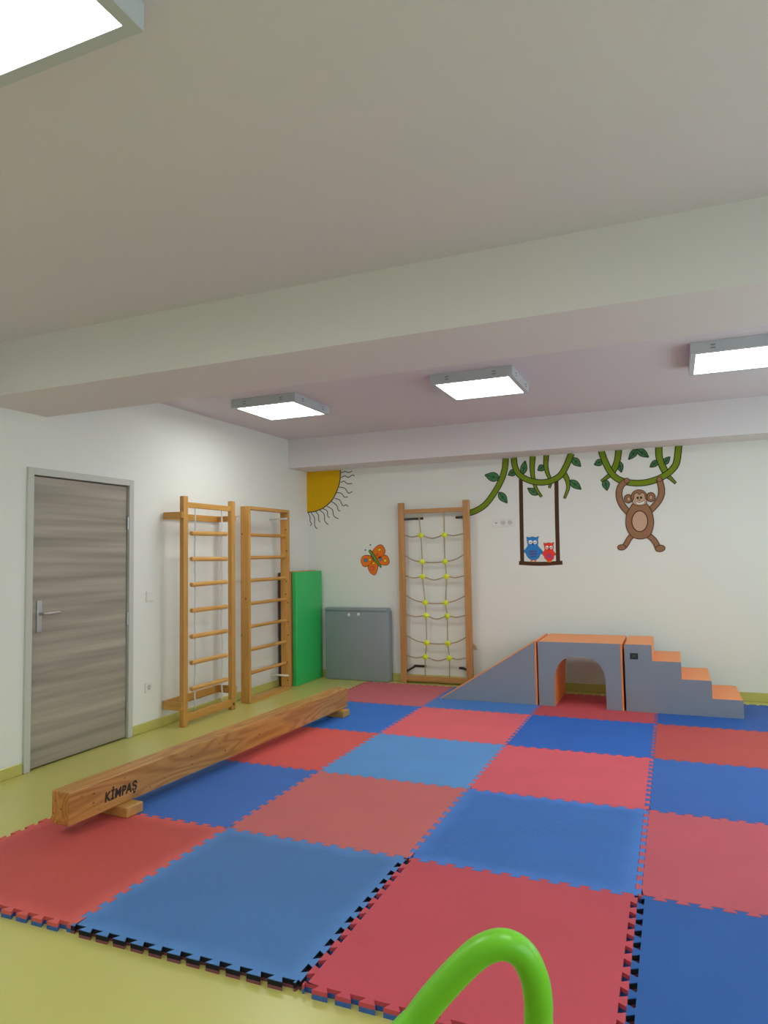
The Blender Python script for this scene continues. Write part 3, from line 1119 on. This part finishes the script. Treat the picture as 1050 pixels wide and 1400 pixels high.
# swing and owls
t = painting('painted_swing', (739, 771), 'painted dark brown swing hanging from the middle vine', 'wall painting')
for q in ([(712, 655), (712.8, 701.4), (714, 768)], [(760.7, 657), (761.4, 701.4), (763, 768)]):
    o, pts, ws = stroke('swing_rope', q, 4.2, 'paint_bark', t, 2, 4)
    paint('ink_outline', ribbon(pts, [w + 1.1 * M_PX for w in ws]), 'paint_ink', o, 1.4)
o, pts, ws = stroke('swing_seat', [(709.6, 769.6), (739, 770.9), (769, 769.2)], 4.2, 'paint_bark', t, 3, 4)
paint('ink_outline', ribbon(pts, [w + 1.1 * M_PX for w in ws]), 'paint_ink', o, 2.4)


def O(p):
    return (705 + p[0] / 15, 725 + p[1] / 15)


def owl(label, outline, mtl, eyes, er, beak, stripes, feet, stripe_mats):
    t = painting('painted_owl', O(beak), label, 'wall painting', 'painted owls')
    shape('body', [O(p) for p in outline], mtl, t, 3.6, 'paint_outline_brown', .35, sub=3)
    for e in eyes:
        q = O(e)
        k = dot('eye', q[0], q[1], er[0], er[1], 'paint_white', t, 4.6)
        s = 1 if e is eyes[0] else -1
        stroke('eyelid', [(q[0] - 1.7 * s, q[1] - .1), (q[0] + .2 * s, q[1] + .7), (q[0] + 2.0 * s, q[1] + .4)], .8, 'paint_ink', k, 5.2, 4)
    q = O(beak)
    shape('beak', [(q[0] - 1.2, q[1] - 1.6), (q[0] + 1.2, q[1] - 1.6), (q[0], q[1] + 1.8)], 'paint_outline_brown', t, 5, smooth=False)
    for n_, (x0, x1, y) in enumerate(stripes):
        stroke('stripe', [O((x0, y)), O(((x0 + x1) / 2, y - 4)), O((x1, y))], 0.85, stripe_mats[n_ % len(stripe_mats)], t, 4.6, 3)
    for f in feet:
        q = O(f)
        dot('foot', q[0], q[1], 1.7, 1.0, 'paint_orange', t, 4.6)


owl('painted blue owl sitting on the painted swing',
    [(228, 138), (270, 152), (345, 136), (420, 150), (470, 125), (452, 190), (460, 260), (450, 310), (500, 370), (555, 440),
     (545, 480), (505, 490), (480, 550), (420, 600), (340, 606), (270, 570), (225, 510), (215, 480), (175, 435), (190, 400),
     (240, 340), (252, 300), (240, 230)], 'paint_blue', [(305, 242), (398, 246)], (2.7, 2.6), (350, 288),
    [(285, 420, 412), (272, 440, 438), (272, 440, 464), (275, 438, 490), (285, 432, 516), (300, 420, 542)], [(325, 622), (405, 626)],
    ['paint_purple', 'paint_outline_brown'])
owl('painted small red owl sitting on the painted swing',
    [(578, 258), (610, 272), (680, 256), (740, 267), (778, 245), (768, 310), (775, 370), (765, 410), (800, 460), (825, 490),
     (815, 505), (785, 520), (780, 570), (740, 615), (690, 632), (640, 610), (600, 570), (585, 525), (560, 500), (555, 460),
     (590, 425), (600, 390), (590, 330)], 'paint_red', [(645, 352), (728, 352)], (2.2, 2.4), (686, 392),
    [(640, 715, 482), (630, 740, 510), (625, 748, 536), (632, 760, 562)], [(668, 640), (712, 640)], ['paint_purple'])


# monkey
def K(p):
    return (800 + p[0] / 8.235, 600 + p[1] / 8.235)


t = painting('painted_monkey', K((612, 930)), 'painted brown monkey hanging by both arms from the vine', 'wall painting')


def limb(name, pts, w, layer):
    o, p, ws = stroke(name, [K(q) for q in pts], w, 'paint_fur', t, layer, 6)
    paint('ink_outline', ribbon(p, [x + 2.0 * M_PX for x in ws]), 'paint_outline_brown', o, layer - .7)
    return o


limb('arm', [(520, 850), (465, 805), (415, 740), (385, 660), (385, 580), (415, 515), (468, 472)], 6.3, 6)
limb('arm', [(705, 830), (760, 780), (820, 710), (855, 640), (862, 570), (850, 510), (836, 458)], 6.1, 6)
limb('leg', [(545, 1075), (500, 1120), (465, 1180), (440, 1215)], 5.0, 6)
limb('leg', [(690, 1075), (755, 1120), (800, 1180), (815, 1225)], 5.4, 6)
for c in ((470, 470), (836, 456)):
    q = K(c)
    dot('hand', q[0], q[1], 3.3, 3.0, 'paint_fur', t, 6.4, 'paint_outline_brown', .8)
q = K((412, 1222))
dot('foot', q[0], q[1], 5.2, 3.2, 'paint_fur', t, 6.6, 'paint_outline_brown', .95)
q = K((845, 1234))
dot('foot', q[0], q[1], 6.2, 4.0, 'paint_fur', t, 6.6, 'paint_outline_brown', .95, rot=-.15)
shape('body', [K(p) for p in [(540, 735), (500, 795), (472, 850), (463, 950), (475, 1012), (510, 1075), (550, 1108), (620, 1124),
                              (690, 1108), (738, 1068), (764, 980), (767, 920), (750, 830), (722, 775), (690, 735), (610, 720)]],
      'paint_fur', t, 7.4, 'paint_outline_brown', .95)
q = K((615, 928))
dot('belly', q[0], q[1], 10.2, 13.6, 'paint_skin', t, 8.4, 'paint_outline_brown', 1.2)
for c, ri in (((487, 675), 5.0), ((741, 656), 5.4)):
    q = K(c)
    e = dot('ear', q[0], q[1], ri, ri * 1.08, 'paint_fur', t, 7.6, 'paint_outline_brown', .95)
    dot('inner_ear', q[0] + (.4 if c[0] < 600 else -.1), q[1] + .4, 2.1, 2.6, 'paint_skin', e, 8.6, 'paint_outline_brown', .6)
q = K((607, 655))
dot('head', q[0], q[1], 10.4, 9.4, 'paint_fur', t, 8.6, 'paint_outline_brown', .95)
shape('face', [K(p) for p in [(612, 632), (585, 612), (556, 630), (553, 668), (536, 705), (560, 738), (615, 750), (672, 738), (694, 702),
                              (672, 665), (668, 628), (640, 610)]], 'paint_skin', t, 9.6, 'paint_outline_brown', .8)
for c in ((592, 665), (630, 662)):
    q = K(c)
    dot('eye', q[0], q[1], 1.7, 1.8, 'paint_ink', t, 10.4)
q = K((612, 690))
dot('nose', q[0], q[1], 1.1, .7, 'paint_outline_brown', t, 10.4)
shape('mouth', [K(p) for p in [(572, 712), (612, 722), (668, 704), (655, 730), (615, 740), (585, 732)]], 'paint_white', t, 10.4,
      'paint_outline_brown', .35)

bpy.context.view_layer.update()
